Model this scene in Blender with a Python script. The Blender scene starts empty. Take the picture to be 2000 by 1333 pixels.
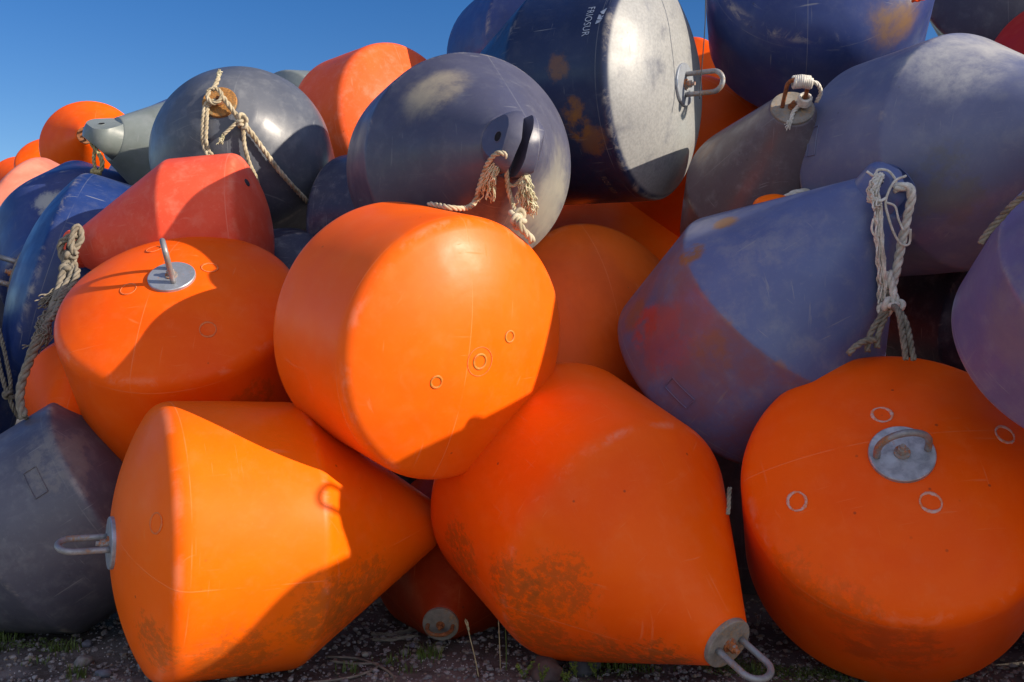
import bpy, bmesh, math, random
from mathutils import Vector, Matrix, noise as mnoise
random.seed(7)
D=bpy.data; C=bpy.context.scene.collection
PI=math.pi
H=1.72
# ------------------------------------------------------------------ helpers
def link(name,me,mat=None,parent=None,smooth=True):
    o=D.objects.new(name,me);C.objects.link(o)
    if mat:
        me.materials.append(mat)
    if smooth:
        me.polygons.foreach_set('use_smooth',[True]*len(me.polygons))
    if parent:o.parent=parent
    return o
def mesh(name,V,F):
    me=D.meshes.new(name);me.from_pydata([tuple(v) for v in V],[],F);me.update();return me
def sharp(me,deg=40):
    try:me.set_sharp_from_angle(angle=math.radians(deg))
    except Exception:pass
def tag(o,label,cat,group=None,kind=None):
    if label:o['label']=label
    if cat:o['category']=cat
    if group:o['group']=group
    if kind:o['kind']=kind
    return o
def frame(a,x=None):
    a=Vector(a).normalized()
    x=Vector(x) if x is not None else (Vector((0,0,1)) if abs(a.z)<.85 else Vector((0,1,0)))
    x=(x-a*x.dot(a)).normalized();y=a.cross(x)
    return Matrix((x,y,a)).transposed()
def rounded(pts,rad):
    """polyline (s,r) with per-corner rounding distance -> smooth dense polyline"""
    out=[pts[0]]
    for i in range(1,len(pts)-1):
        p0,p,p1=Vector(pts[i-1]),Vector(pts[i]),Vector(pts[i+1])
        f=rad[i]
        if f<=0:out.append(tuple(p));continue
        a=min(f,(p-p0).length*.48);b=min(f,(p1-p).length*.48)
        A=p+(p0-p).normalized()*a;B=p+(p1-p).normalized()*b
        for k in range(9):
            t=k/8;out.append(tuple(A*(1-t)**2+p*2*t*(1-t)+B*t*t))
    out.append(pts[-1]);return out
def densify(pl,step):
    out=[pl[0]]
    for a,b in zip(pl,pl[1:]):
        a,b=Vector(a),Vector(b);n=max(1,int((b-a).length/step))
        for k in range(1,n+1):out.append(tuple(a+(b-a)*k/n))
    return out
def lathe(pl,n,amp=0,seed=0,close0=True,close1=True):
    V=[];F=[]
    off=Vector((seed*3.7,seed*1.3,seed*7.1))
    for z,r in pl:
        for k in range(n):
            t=2*PI*k/n;p=Vector((r*math.cos(t),r*math.sin(t),z))
            if amp:
                d=amp*mnoise.noise(p*1.6+off)+amp*.45*mnoise.noise(p*4.3+off)
                q=Vector((p.x,p.y,0));q=q.normalized() if q.length>1e-6 else q
                p=p+(q*min(1,r*3)+Vector((0,0,.5)))*d
            V.append(p)
    m=len(pl)
    for i in range(m-1):
        for k in range(n):
            k2=(k+1)%n
            F.append((i*n+k,i*n+k2,(i+1)*n+k2,(i+1)*n+k))
    if close0:F.append(tuple(range(n))[::-1])
    if close1:F.append(tuple((m-1)*n+k for k in range(n)))
    return V,F
def tube(P,r,n=8,closed=False,taper=None):
    """tube round a polyline; r number or list"""
    P=[Vector(p) for p in P];m=len(P)
    V=[];F=[];up=None
    for i,p in enumerate(P):
        t=(P[(i+1)%m]-P[i-1]) if closed else (P[min(i+1,m-1)]-P[max(i-1,0)])
        if t.length<1e-9:t=Vector((0,0,1))
        t.normalize()
        if up is None:
            up=Vector((0,0,1)) if abs(t.z)<.9 else Vector((1,0,0))
        up=(up-t*up.dot(t));
        if up.length<1e-6:up=t.orthogonal()
        up.normalize();s=t.cross(up)
        rr=r[i] if isinstance(r,(list,tuple)) else r
        for k in range(n):
            a=2*PI*k/n;V.append(p+(up*math.cos(a)+s*math.sin(a))*rr)
    for i in range(m if closed else m-1):
        j=(i+1)%m
        for k in range(n):
            k2=(k+1)%n;F.append((i*n+k,i*n+k2,j*n+k2,j*n+k))
    if not closed:
        F.append(tuple(range(n))[::-1]);F.append(tuple((m-1)*n+k for k in range(n)))
    return V,F
def join(*parts):
    V=[];F=[]
    for v,f in parts:
        b=len(V);V+=list(v);F+=[tuple(i+b for i in q) for q in f]
    return V,F
def spline(P,n=10):
    P=[Vector(p) for p in P]
    if len(P)<3:
        return [P[0].lerp(P[-1],k/n) for k in range(n+1)]
    out=[]
    Q=[P[0]*2-P[1]]+P+[P[-1]*2-P[-2]]
    for i in range(1,len(Q)-2):
        a,b,c,d=Q[i-1],Q[i],Q[i+1],Q[i+2]
        for k in range(n):
            t=k/n
            out.append(.5*((2*b)+(c-a)*t+(2*a-5*b+4*c-d)*t*t+(3*b-a-3*c+d)*t**3))
    out.append(P[-1]);return out
def resample(P,step):
    out=[P[0]];acc=0
    for a,b in zip(P,P[1:]):
        L=(b-a).length;
        if L<1e-9:continue
        d=step-acc
        while d<=L:
            out.append(a+(b-a)*(d/L));d+=step
        acc=(acc+L)%step
    if len(out)<2:out.append(P[-1])
    return out
def rope(P,r=.012,strands=3,pitch=7,rot=0,fray=0,seed=0,n=7):
    """laid rope: strands twisted round the path"""
    rnd=random.Random(seed)
    S=resample(spline(P),r*.55)
    parts=[]
    fr=[];up=None
    for i,p in enumerate(S):
        t=(S[min(i+1,len(S)-1)]-S[max(i-1,0)]).normalized()
        if up is None:up=t.orthogonal()
        up=(up-t*up.dot(t)).normalized();fr.append((p,up.copy(),t.cross(up)))
    for s in range(strands):
        ph=2*PI*s/strands+rot;Q=[]
        for i,(p,u,v) in enumerate(fr):
            a=ph+2*PI*i*.55/pitch
            w=1+.12*math.sin(i*.21+s)
            Q.append(p+(u*math.cos(a)+v*math.sin(a))*r*.52*w)
        parts.append(tube(Q,r*.56,n))
    return join(*parts)
def strandset(P,n,spread,r,seed,flare=1.,jit=.3,droop=0):
    """loose yarns fraying along a path"""
    rnd=random.Random(seed);S=spline(P,8);parts=[]
    for k in range(n):
        o=Vector((rnd.uniform(-1,1),rnd.uniform(-1,1),rnd.uniform(-1,1)))*spread
        l=rnd.uniform(.7,1.);m=max(3,int(len(S)*l));Q=[]
        w=Vector((rnd.uniform(-1,1),rnd.uniform(-1,1),rnd.uniform(-1,1)))*spread*jit
        for i in range(m):
            t=i/len(S)
            Q.append(S[i]+o*(.35+flare*t)+w*math.sin(i*.9+k)+Vector((0,0,-droop*t*t)))
        parts.append(tube(Q,r,5))
    return join(*parts)
# ------------------------------------------------------------------ node helpers
class NT:
    def __init__(s,name):
        s.m=D.materials.new(name);s.m.use_nodes=True;s.t=s.m.node_tree;s.n=s.t.nodes
        s.b=s.n['Principled BSDF'];s.out=s.n['Material Output']
        s.co=s.n.new('ShaderNodeTexCoord').outputs['Object']
    def new(s,k,**kw):
        n=s.n.new(k)
        for a,b in kw.items():setattr(n,a,b)
        return n
    def l(s,a,b):s.t.links.new(a,b)
    def noise(s,scale,detail=4,rough=.55,dist=0,co=None,w=None):
        n=s.new('ShaderNodeTexNoise');n.inputs['Scale'].default_value=scale;n.inputs['Detail'].default_value=detail
        n.inputs['Roughness'].default_value=rough;n.inputs['Distortion'].default_value=dist
        s.l(co if co is not None else s.co,n.inputs['Vector']);return n.outputs['Fac']
    def mapping(s,loc=(0,0,0),rot=(0,0,0),scale=(1,1,1),co=None):
        n=s.new('ShaderNodeMapping');n.inputs['Location'].default_value=loc;n.inputs['Rotation'].default_value=rot;n.inputs['Scale'].default_value=scale
        s.l(co if co is not None else s.co,n.inputs['Vector']);return n.outputs['Vector']
    def ramp(s,f,a,b,lo=0.,hi=1.):
        n=s.new('ShaderNodeMapRange');n.interpolation_type='SMOOTHSTEP'
        n.inputs['From Min'].default_value=a;n.inputs['From Max'].default_value=b;n.inputs['To Min'].default_value=lo;n.inputs['To Max'].default_value=hi
        s.l(f,n.inputs['Value']);return n.outputs['Result']
    def math(s,op,a,b=None,c=None):
        n=s.new('ShaderNodeMath',operation=op)
        for i,x in enumerate((a,b,c)):
            if x is None:continue
            if isinstance(x,(int,float)):n.inputs[i].default_value=x
            else:s.l(x,n.inputs[i])
        return n.outputs[0]
    def mix(s,f,a,b):
        n=s.new('ShaderNodeMix',data_type='RGBA')
        for i,x in ((0,f),(6,a),(7,b)):
            if isinstance(x,(int,float)):n.inputs[i].default_value=x
            elif isinstance(x,tuple):n.inputs[i].default_value=(*x,1) if len(x)==3 else x
            else:s.l(x,n.inputs[i])
        return n.outputs[2]
    def sep(s,co=None):
        n=s.new('ShaderNodeSeparateXYZ');s.l(co if co is not None else s.co,n.inputs[0]);return n.outputs
    def bump(s,h,strength=.2,dist=.01,normal=None):
        n=s.new('ShaderNodeBump');n.inputs['Strength'].default_value=strength;n.inputs['Distance'].default_value=dist
        s.l(h,n.inputs['Height'])
        if normal is not None:s.l(normal,n.inputs['Normal'])
        return n.outputs['Normal']
    def done(s,col,rough,normal=None,metal=0,spec=.5):
        for k,x in (('Base Color',col),('Roughness',rough),('Metallic',metal),('Specular IOR Level',spec)):
            i=s.b.inputs[k]
            if isinstance(x,(int,float)):i.default_value=x
            elif isinstance(x,tuple):i.default_value=(*x,1)
            else:s.l(x,i)
        if normal is not None:s.l(normal,s.b.inputs['Normal'])
        return s.m
def mat_buoy(name,base,alt,o,R,lc,rough=(.38,.6),chalk=.25,chalkcol=(.5,.5,.5),wear=.5,wearcol=(.6,.5,.4),
             stains_light=(),scratch=.5,seed=0,spots=.3,spec=.5,hd=.28,band=None,cap=None):
    """weathered rotomoulded plastic. stains: (local point, radius, colour, strength, noise scale)"""
    t=NT(name)
    co=t.mapping(loc=(seed*1.7,seed*2.3,seed*.9))
    n1=t.noise(1.6,5,.6,.4,co);n2=t.noise(9,6,.65,.2,co);n3=t.noise(55,4,.6,0,co)
    col=t.mix(t.ramp(n1,.35,.68),base,alt)
    col=t.mix(t.math('MULTIPLY',t.ramp(n2,.45,.8),chalk),col,chalkcol)
    col=t.mix(t.math('MULTIPLY',t.ramp(n3,.56,.75),chalk*.45),col,chalkcol)
    # fine streak scratches in two directions
    msk=None
    for i,(rot,sc) in enumerate((((.4,.2,.9),(60,3,3)),((1.1,.7,.1),(4,75,4)),((.2,1.3,.5),(5,5,90)))):
        s_=t.noise(1.,3,.5,0,t.mapping(rot=rot,scale=sc,loc=(seed,i*3.1,0)))
        g=t.noise(2.2,2,.5,0,t.mapping(loc=(i*9.+seed,3,1)))
        s_=t.math('MULTIPLY',t.ramp(s_,.665,.73),t.ramp(g,.46,.62))
        msk=s_ if msk is None else t.math('MAXIMUM',msk,s_)
    col=t.mix(t.math('MULTIPLY',msk,scratch),col,chalkcol)
    # wear along the two moulded edges (z=0 and z=-lc)
    z=t.sep()[2]
    if band:  # drum tint: rust stain plus painted orange bounce light, up to the moulded edge
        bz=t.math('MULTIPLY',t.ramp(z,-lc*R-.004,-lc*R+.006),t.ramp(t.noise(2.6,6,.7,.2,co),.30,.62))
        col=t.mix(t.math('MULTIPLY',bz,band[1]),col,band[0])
    if cap:  # the end face is paler, up to the sharp rim
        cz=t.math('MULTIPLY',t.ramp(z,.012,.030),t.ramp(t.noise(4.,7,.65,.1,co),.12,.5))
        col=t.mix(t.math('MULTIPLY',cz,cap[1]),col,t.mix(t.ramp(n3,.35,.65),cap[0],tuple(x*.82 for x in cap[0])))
    # moulding lines: the parting seam of the two mould halves and a step beside the rim
    sy=t.math('ABSOLUTE',t.math('SUBTRACT',t.sep()[1],.13*R))
    seam=t.math('MULTIPLY',t.ramp(sy,.0012,.004,1,0),t.ramp(t.noise(3,4,.6,0,co),.36,.55))
    st_=t.math('ABSOLUTE',t.math('ADD',z,.075*R));step=t.math('MULTIPLY',t.ramp(st_,.0012,.0045,1,0),t.ramp(t.noise(2.4,4,.6,0,co),.40,.6))
    mould=t.math('MAXIMUM',seam,step)
    col=t.mix(t.math('MULTIPLY',mould,.28),col,chalkcol)
    e=None
    for ze in (0.,-lc*R):
        d=t.math('ABSOLUTE',t.math('SUBTRACT',z,ze))
        w=t.ramp(d,.0,.035*R/.7,1,0)
        e=w if e is None else t.math('MAXIMUM',e,w)
    e=t.math('MULTIPLY',e,t.ramp(t.noise(5,6,.7,.5,co),.48,.66))
    col=t.mix(t.math('MULTIPLY',e,wear),col,wearcol)
    # small dark nicks and specks
    v=t.new('ShaderNodeTexVoronoi');v.inputs['Scale'].default_value=7.5;t.l(co,v.inputs['Vector'])
    pk=t.math('MULTIPLY',t.ramp(v.outputs['Distance'],.035,.075,1,0),t.ramp(n1,.5,.6))
    col=t.mix(t.math('MULTIPLY',pk,spots),col,(.03,.025,.02))
    for (p,r,c,st,sc) in stains_light:
        vd=t.new('ShaderNodeVectorMath',operation='DISTANCE');t.l(t.co,vd.inputs[0]);vd.inputs[1].default_value=p
        fall=t.ramp(vd.outputs['Value'],r*.25,r,1,0)
        s1=t.noise(sc,8,.74,.15,t.mapping(loc=(seed*5,p[0]*7,1)))
        th=t.math('MULTIPLY_ADD',fall,-.34,.76)
        k=t.ramp(t.math('SUBTRACT',s1,th),-.05 if sc>3.5 else -.16,.12 if sc>3.5 else .22)
        col=t.mix(t.math('MULTIPLY',t.math('MULTIPLY',k,fall),st),col,c)
    rg=t.ramp(t.noise(3.5,5,.6,.3,co),.3,.7,*rough)
    rg=t.math('ADD',rg,t.math('MULTIPLY',msk,.18))
    h=t.math('ADD',t.math('MULTIPLY',n2,.5),t.math('MULTIPLY',n3,.2))
    h=t.math('ADD',h,t.math('MULTIPLY',msk,-.15))
    h=t.math('ADD',h,t.math('MULTIPLY',mould,.5))
    nb=t.bump(h,.18,.006)
    nb=t.bump(t.noise(2.3,2,.5,0,co),.22,.02,nb)
    return t.done(col,rg,nb,0,spec)
def mat_metal(name,col=(.42,.44,.47),rust=.3,rough=.45,metal=.75,seed=0,rustcol=(.17,.06,.02)):
    t=NT(name);co=t.mapping(loc=(seed*3.1,seed,0))
    n=t.noise(18,6,.65,.3,co);n2=t.noise(70,4,.6,0,co);n3=t.noise(6,4,.6,.5,co)
    c=t.mix(t.ramp(n,.3,.75),col,tuple(x*.62 for x in col))
    k=t.ramp(t.math('ADD',t.math('MULTIPLY',n3,.6),t.math('MULTIPLY',n2,.4)),.62-.3*rust,.74-.3*rust)
    c=t.mix(k,c,t.mix(t.ramp(n2,.35,.7),rustcol,tuple(x*2.2 for x in rustcol)))
    m=t.math('MULTIPLY_ADD',k,-metal,metal)
    return t.done(c,t.ramp(n,.3,.7,rough-.1,rough+.2),t.bump(t.math('ADD',n,n2),.25,.002),m)
def mat_rope(name,a=(.62,.55,.42),b=(.38,.32,.22)):
    t=NT(name);n=t.noise(22,5,.6,.3);n2=t.noise(240,3,.6)
    c=t.mix(t.ramp(n,.35,.68),a,b);c=t.mix(t.ramp(n2,.5,.75,0,.5),c,tuple(x*.45 for x in b))
    return t.done(c,.92,t.bump(n2,.5,.002),0,.15)
def mat_plain(name,a,b=None,scale=12,rough=.7,bump=.2,spec=.4):
    t=NT(name);n=t.noise(scale,6,.6,.3);c=t.mix(t.ramp(n,.35,.68),a,b or tuple(x*.6 for x in a))
    return t.done(c,rough,t.bump(t.noise(scale*4,4),bump,.004),0,spec)
# ------------------------------------------------------------------ the buoys
# kind, centre of the dome rim, axis (towards the dome), radius, then lengths in radii: cylinder, cone, tip radius, dome height
B={
'A':('o',(-1.803, 4.998, 0.719),(-0.875, -0.482, 0.034),0.7,0.982,1.203,0.194,0.277),
'B':('b',(-2.374, 5.975, 0.845),(0.83, 0.126, 0.543),0.627,0.932,1.137,0.224,0.28),
'C':('o',(-1.95, 5.824, 1.938),(0.02, -0.658, 0.752),0.7,1.059,1.05,0.18,0.277),
'D':('o',(-0.252, 4.926, 1.663),(0.626, -0.75, -0.213),0.672,1.039,1.05,0.18,0.266),
'E':('o',(0.136, 5.751, 0.971),(-0.526, 0.756, 0.39),0.712,1.118,1.125,0.185,0.28),
'F':('o',(1.855, 4.78, 1.07),(-0.216, -0.763, 0.609),0.743,1.058,1.05,0.18,0.271),
'G':('b',(1.225, 6.063, 1.493),(-0.476, 0.571, -0.669),0.693,0.994,1.125,0.22,0.28),
'H':('b',(2.338, 6.262, 2.793),(-0.395, 0.919, 0.003),0.672,1.0,1.199,0.23,0.28),
'I':('b',(0.977, 6.796, 3.448),(0.842, -0.539, -0.034),0.765,0.958,1.217,0.232,0.274),
'J':('b',(-0.445, 6.443, 2.811),(-0.327, 0.943, 0.06),0.632,1.007,1.137,0.265,0.28),
'K':('b',(0.121, 10.802, 4.581),(-0.505, 0.858, -0.098),0.945,0.95,1.2,0.23,0.28),
'L':('o',(-1.102, 9.955, 3.925),(0.717, -0.697, 0.023),0.784,0.999,1.05,0.18,0.28),
'M':('b',(-2.189, 8.521, 3.023),(-0.032, 0.936, -0.351),0.710,0.8,0.995,0.19,0.28),
'N':('o',(-1.792, 6.77, 2.467),(0.99, 0.082, 0.112),0.529,0.874,1.189,0.25,0.296),
'O':('b',(-3.504, 7.614, 2.151),(-0.919, -0.281, 0.277),0.904,0.95,1.2,0.23,0.283),
'P':('b',(-3.9, 9.26, 2.229),(0.325, -0.495, -0.806),0.784,0.953,0.9,0.233,0.28),
'Q':('b',(-2.685, 9.774, 3.367),(0.674, 0.729, -0.116),0.84,0.3,1.218,0.236,0.12),
'S':('o',(-6.346, 15.189, 4.491),(-0.303, 0.952, -0.052),0.7,1.045,1.052,0.18,0.28),
'T':('o',(-9.246, 20.0, 5.304),(0.242, -0.812, 0.531),0.7,1.05,1.05,0.18,0.28),
'U':('o',(-10.924, 22.0, 5.12),(-0.744, 0.58, 0.334),0.7,1.05,1.05,0.18,0.28),
'V':('o',(-5.485, 11.0, 3.133),(-0.891, -0.049, 0.451),0.7,1.05,1.05,0.18,0.28),
'W':('b',(-2.695, 12.0, 4.264),(-0.576, -0.796, -0.186),0.7,0.95,1.2,0.23,0.28),
'X':('b',(-3.527, 12.0, 4.106),(0.927, -0.157, 0.341),0.7,0.95,1.2,0.23,0.28),
'Y':('o',(-2.673, 6.349, 1.384),(-0.022, 0.953, 0.302),0.399,0.35,1.05,0.18,0.15),
'AA':('o',(0.645, 6.466, 1.861),(0.471, -0.809, 0.352),0.707,1.05,1.05,0.18,0.28),
'AB':('o',(0.90, 8.871, 2.18),(0.509, 0.73, 0.456),0.90,1.05,1.05,0.18,0.28),
'AC':('b',(2.109, 6.798, 4.346),(-0.213, -0.892, 0.399),0.784,0.952,1.2,0.23,0.28),
'AD':('b',(3.92, 7.59, 4.708),(-0.533, -0.844, 0.057),0.805,0.95,1.2,0.23,0.28),
'AE':('o',(3.998, 7.296, 3.52),(-0.192, 0.978, 0.076),0.672,1.05,1.05,0.18,0.28),
'AF':('b',(1.754, 6.976, 2.459),(0.07, 0.851, -0.521),0.572,0.951,1.2,0.234,0.28),
'AG':('o',(2.061, 9.962, 4.064),(0.899, 0.123, 0.42),0.734,1.05,1.05,0.18,0.28),
'AH':('o',(2.007, 8.604, 3.485),(0.737, 0.031, 0.675),0.7,1.05,1.05,0.18,0.28),
'R':('b',(2.572, 4.487, 1.694),(0.0, 0.825, -0.565),0.58,0.944,1.2,0.23,0.28),
'AI':('b',(3.05,6.9,1.95),(-.3,.9,.2),0.6,0.95,1.2,0.23,0.28),
'AL':('b',(-1.75,7.7,2.0),(-.5,.8,.2),0.6,0.6,1.2,0.23,0.28),
'AN':('b',(1.62,6.8,.50),(-.1,-.98,.1),0.52,0.7,1.0,0.23,0.28),
'AR':('b',(-.5,7.75,.75),(.9,.3,.1),0.62,.95,1.1,.23,.28),  # filler added near black to stand for the shade of the gap
'AP':('b',(3.35,6.2,.66),(.1,.98,.1),0.66,0.95,1.1,0.23,0.28),  # AP and AQ: unseen, added to block sun behind the front row
'AQ':('o',(4.1,5.6,1.85),(.2,.95,.1),0.66,0.95,1.05,0.18,0.28),
'ZB':('b',(-5.2,10.6,2.0),(.2,.95,.1),1.0,0.95,1.2,0.23,0.28),
'OA':('b',(3.79,3.76,2.93),(-.375,-.927,0),0.62,0.95,1.1,0.23,0.28),  # OA to OD: unseen, added to cast the shade from the right
'OB':('o',(3.58,2.75,1.86),(-.1,-1,.05),0.70,1.05,1.05,0.18,0.28),
'OC':('o',(3.25,3.6,.70),(-.2,-1,0),0.68,1.0,1.05,0.18,0.28),
'OD':('b',(4.75,3.2,.66),(.3,-1,0),0.66,.95,1.1,0.23,0.28),
'AJ':('o',(-0.316, 6.6, 0.446),(0.08, 0.95, 0.3),0.5,1.05,1.05,0.21,0.28),
'AK':('b',(-1.215, 7.983, 2.472),(-0.911, 0.399, -0.104),0.735,0.95,1.2,0.23,0.28),
'FR':('o',(3.126, 7.6, 1.565),(-0.187, 0.58, 0.793),0.7,1.05,1.05,0.18,0.28),
'Z':('b',(-4.298, 7.5, 1.254),(0.226, 0.954, -0.198),0.7,0.95,1.2,0.23,0.28),
}
XD={'A':(.48,-.875,-.3),'C':(0,.75,.66),'F':(1,0,.05),'I':(0,0,1),'O':(0,0,1),'E':(1,.5,.2),'AF':(1,0,-.1),'AJ':(1,0,0)}
LAB={
'A':'orange buoy lying sideways on gravel with its steel ring pointing left',
'B':'dark grey buoy on the gravel at the left edge behind the sideways orange buoy',
'C':'orange buoy standing tilted with silver plate and upright ring on its domed top',
'D':'big orange buoy in the middle with sunlit domed end and moulded plugs',
'E':'orange pear shaped buoy lying on gravel with plate and ring at its narrow end',
'F':'orange buoy facing forward with round steel plate in the middle of its end',
'G':'slate blue buoy with rust streaks and white rope bundle hanging at its narrow end',
'H':'large slate buoy at the right edge with dusty sunlit top, above the rope bundle buoy',
'I':'large dark buoy with white stencilled lettering and sunlit grey end carrying a steel ring',
'J':'grey buoy with forked lug and frayed ropes, resting on the big orange buoy',
'K':'dark buoy at the very top, partly hidden behind the stencilled buoy',
'L':'faded orange buoy against the sky behind the grey roped buoy, end lit by sun',
'M':'dark rounded buoy with rusty plate and knotted rope, behind the salmon buoy',
'N':'faded salmon buoy lying sideways with rope looped at its narrow left end',
'O':'blue black buoy at left with ring plate facing left, behind the tilted orange buoy',
'P':'dark blue buoy at left with a sunlit patch painted pale, between pink and blue black buoys',
'Q':'grey green buoy with cut lug tip pointing left against the sky',
'S':'orange buoy far left against the sky with rusty ring in its narrow end',
'T':'small distant orange buoy half hidden behind the far left orange buoy with rusty ring',
'U':'farthest orange buoy at the left edge of the pile under the sky',
'V':'pale pink faded buoy at the left edge below the distant orange ones',
'W':'slate buoy tip against the sky beside the faded orange buoy',
'X':'slate buoy sliver against the sky behind the grey green lug tip buoy',
'Y':'small orange buoy end wedged under the tilted orange buoy at left',
'AA':'brownish orange shaded buoy wedged between the middle orange and the slate blue buoy',
'AB':'orange buoy deep in the gap below the stencilled dark buoy',
'AC':'large dark blue buoy at top right with smooth shaded dome',
'AD':'dark buoy cut off by the top right corner',
'AE':'red buoy at the right edge below the dark corner buoy',
'AF':'dark tapered buoy with rusty ring wrapped in white cord on its upper end',
'AG':'orange buoy seen through the gap right of the stencilled buoy, upper one',
'AH':'orange buoy with pale sunlit rim seen behind the steel ring of the stencilled buoy',
'R':'purplish slate buoy cut by the right edge, above the front orange plate buoy',
'AJ':'small orange buoy in the dark gap on the ground with corroded shackle plate',
'AK':'dark buoy deep in shadow between the knotted rope buoy and middle orange buoy',
'FR':'dark red buoy deep in shadow behind the white rope bundle',
'AI':'dark buoy deep in shadow behind the purplish slate buoy',
'AL':'dark buoy deep in shadow behind the salmon buoy',
'AN':'dark buoy lying on the ground behind the pear shaped orange buoy',
'AR':'added filler buoy coloured like black shadow above the small corroded plate buoy',
'AP':'dark buoy added to block sun, on the ground hidden behind the front orange plate buoy',
'AQ':'unseen orange buoy added to block sun, resting on the hidden dark buoy right of the large slate buoy',
'ZB':'big dark buoy at the left edge behind the blue black ring plate buoy',
'OA':'unseen dark buoy added for shade high at the right end of the pile, its tip towards the corner buoy',
'OB':'unseen orange buoy added for shade in the second layer at the right end of the pile',
'OC':'unseen orange buoy added for support and shade on the ground at the right end of the pile',
'OD':'unseen dark buoy added for support and shade on the ground at the right end of the pile',
'Z':'blue buoy at the left edge low down behind the dark grey buoy',
}
OR=((.95,.115,.0015),(.90,.092,.0015))
RD=((.62,.085,.03),(.55,.065,.02))
SALM=((.84,.105,.05),(.76,.08,.036))
PINK=((.72,.25,.17),(.66,.16,.10))
BK=((.105,.105,.135),(.08,.08,.11))
SL=((.105,.14,.30),(.082,.11,.25))
NV=((.034,.056,.19),(.026,.043,.15))
BL=((.014,.04,.17),(.011,.03,.13))
GRN=((.20,.235,.235),(.15,.175,.165))
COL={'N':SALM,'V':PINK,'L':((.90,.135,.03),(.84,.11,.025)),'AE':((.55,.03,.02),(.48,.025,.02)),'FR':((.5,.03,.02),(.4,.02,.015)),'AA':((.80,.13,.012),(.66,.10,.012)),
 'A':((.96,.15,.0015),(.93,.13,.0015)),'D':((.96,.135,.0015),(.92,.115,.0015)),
 'G':SL,'H':SL,'R':SL,'I':((.014,.025,.075),(.011,.02,.06)),'H':((.14,.16,.27),(.115,.13,.225)),'R':((.16,.13,.27),(.13,.105,.22)),'AK':((.03,.035,.07),(.025,.03,.06)),'AJ':((.42,.04,.006),(.30,.03,.006)),'AR':((.02,.02,.03),(.015,.015,.02)),'AL':((.03,.035,.07),(.025,.03,.06)),'AI':((.03,.03,.05),(.025,.025,.045)),'M':((.10,.11,.135),(.078,.088,.115)),'AF':((.125,.10,.115),(.10,.08,.09)),'O':BL,'P':NV,'K':NV,'AC':NV,'Z':BL,'Q':GRN,'AD':BK,'J':((.075,.078,.125),(.058,.06,.10)),'W':GRN,'X':SL}  # AJ, AK, AL, AR: gap shade put into the dark base colours
OC=(.26,.105,.015);AL=(.085,.075,.018);DK=(.16,.06,.01);PALE=(.40,.39,.36);CH=(.33,.335,.33)
STN_LIGHT={
'G':[((.29,-.596,-.70),.16,OC,.9,5),((.384,-.398,-.89),.13,OC,.9,5),((.347,-.6,-.20),.22,OC,.6,4),((-.203,-.663,-.5),.25,OC,.45,5),((.191,-.666,-.26),.24,(.42,.05,.03),.8,6),((.03,-.69,-.3),.42,(.32,.06,.05),.5,4),((.1,-.6,-1.1),.5,(.22,.24,.30),.5,4)],
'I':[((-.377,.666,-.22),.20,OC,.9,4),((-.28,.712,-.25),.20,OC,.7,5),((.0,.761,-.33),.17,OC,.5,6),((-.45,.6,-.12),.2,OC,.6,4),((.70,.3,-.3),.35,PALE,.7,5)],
'J':[((-.35,.35,-.9),.75,(.42,.40,.31),.75,2),((.332,-.298,-.911),.35,(.42,.36,.25),.8,2.5),((-.2,.4,-.9),.5,(.33,.32,.28),.5,3)],  # dust, plus sunlight painted as pale patches on the sunlit side
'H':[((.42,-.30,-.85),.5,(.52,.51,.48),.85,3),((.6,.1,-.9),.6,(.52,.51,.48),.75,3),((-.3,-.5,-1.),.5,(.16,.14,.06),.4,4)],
'A':[((.674,-.101,-.716),.42,AL,.4,17),((.528,-.122,-.924),.45,AL,.4,20),((.6,-.3,-.3),.4,AL,.4,19),((.542,-.253,.057),.3,AL,.4,21)],
'E':[((-.679,-.03,-.841),.32,AL,.45,23),((-.571,.243,-.922),.38,AL,.4,21),((-.71,.05,-.394),.34,AL,.4,25),((-.309,.283,-1.201),.42,AL,.42,19),((-.227,.165,-1.453),.3,AL,.55,24),((-.5,-.1,-1.0),.35,AL,.4,26)],
'F':[((-.589,-.452,-.044),.3,AL,.2,19),((-.399,-.627,-.044),.3,AL,.22,21),((-.2,-.7,-.3),.5,(.12,.035,.012),.35,7)],
'C':[((.1,-.7,-.1),.3,DK,.45,10),((-.5,-.5,-.3),.3,AL,.3,8)],
'AC':[((-.60,-.50,.02),.40,(.22,.125,.04),.85,3)],
'AF':[((-.3,-.1,-.6),.4,(.20,.10,.05),.5,6)],
'Q':[((-.1,.5,-.8),.4,(.16,.13,.04),.6,6)],
'P':[((.62,.40,-.40),.25,PALE,.9,4)],  # sunlit patch painted on as a pale tint
'B':[((.3,.5,-.03),.4,(.25,.23,.2),.5,7)],
'R':[((-.2,-.5,-.5),.5,(.2,.17,.2),.5,5)],
'M':[((-.2,-.5,-.8),.5,(.16,.19,.25),.5,3)],
'N':[((0,-.4,-.9),.3,(.2,.05,.03),.4,8)],
}
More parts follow.
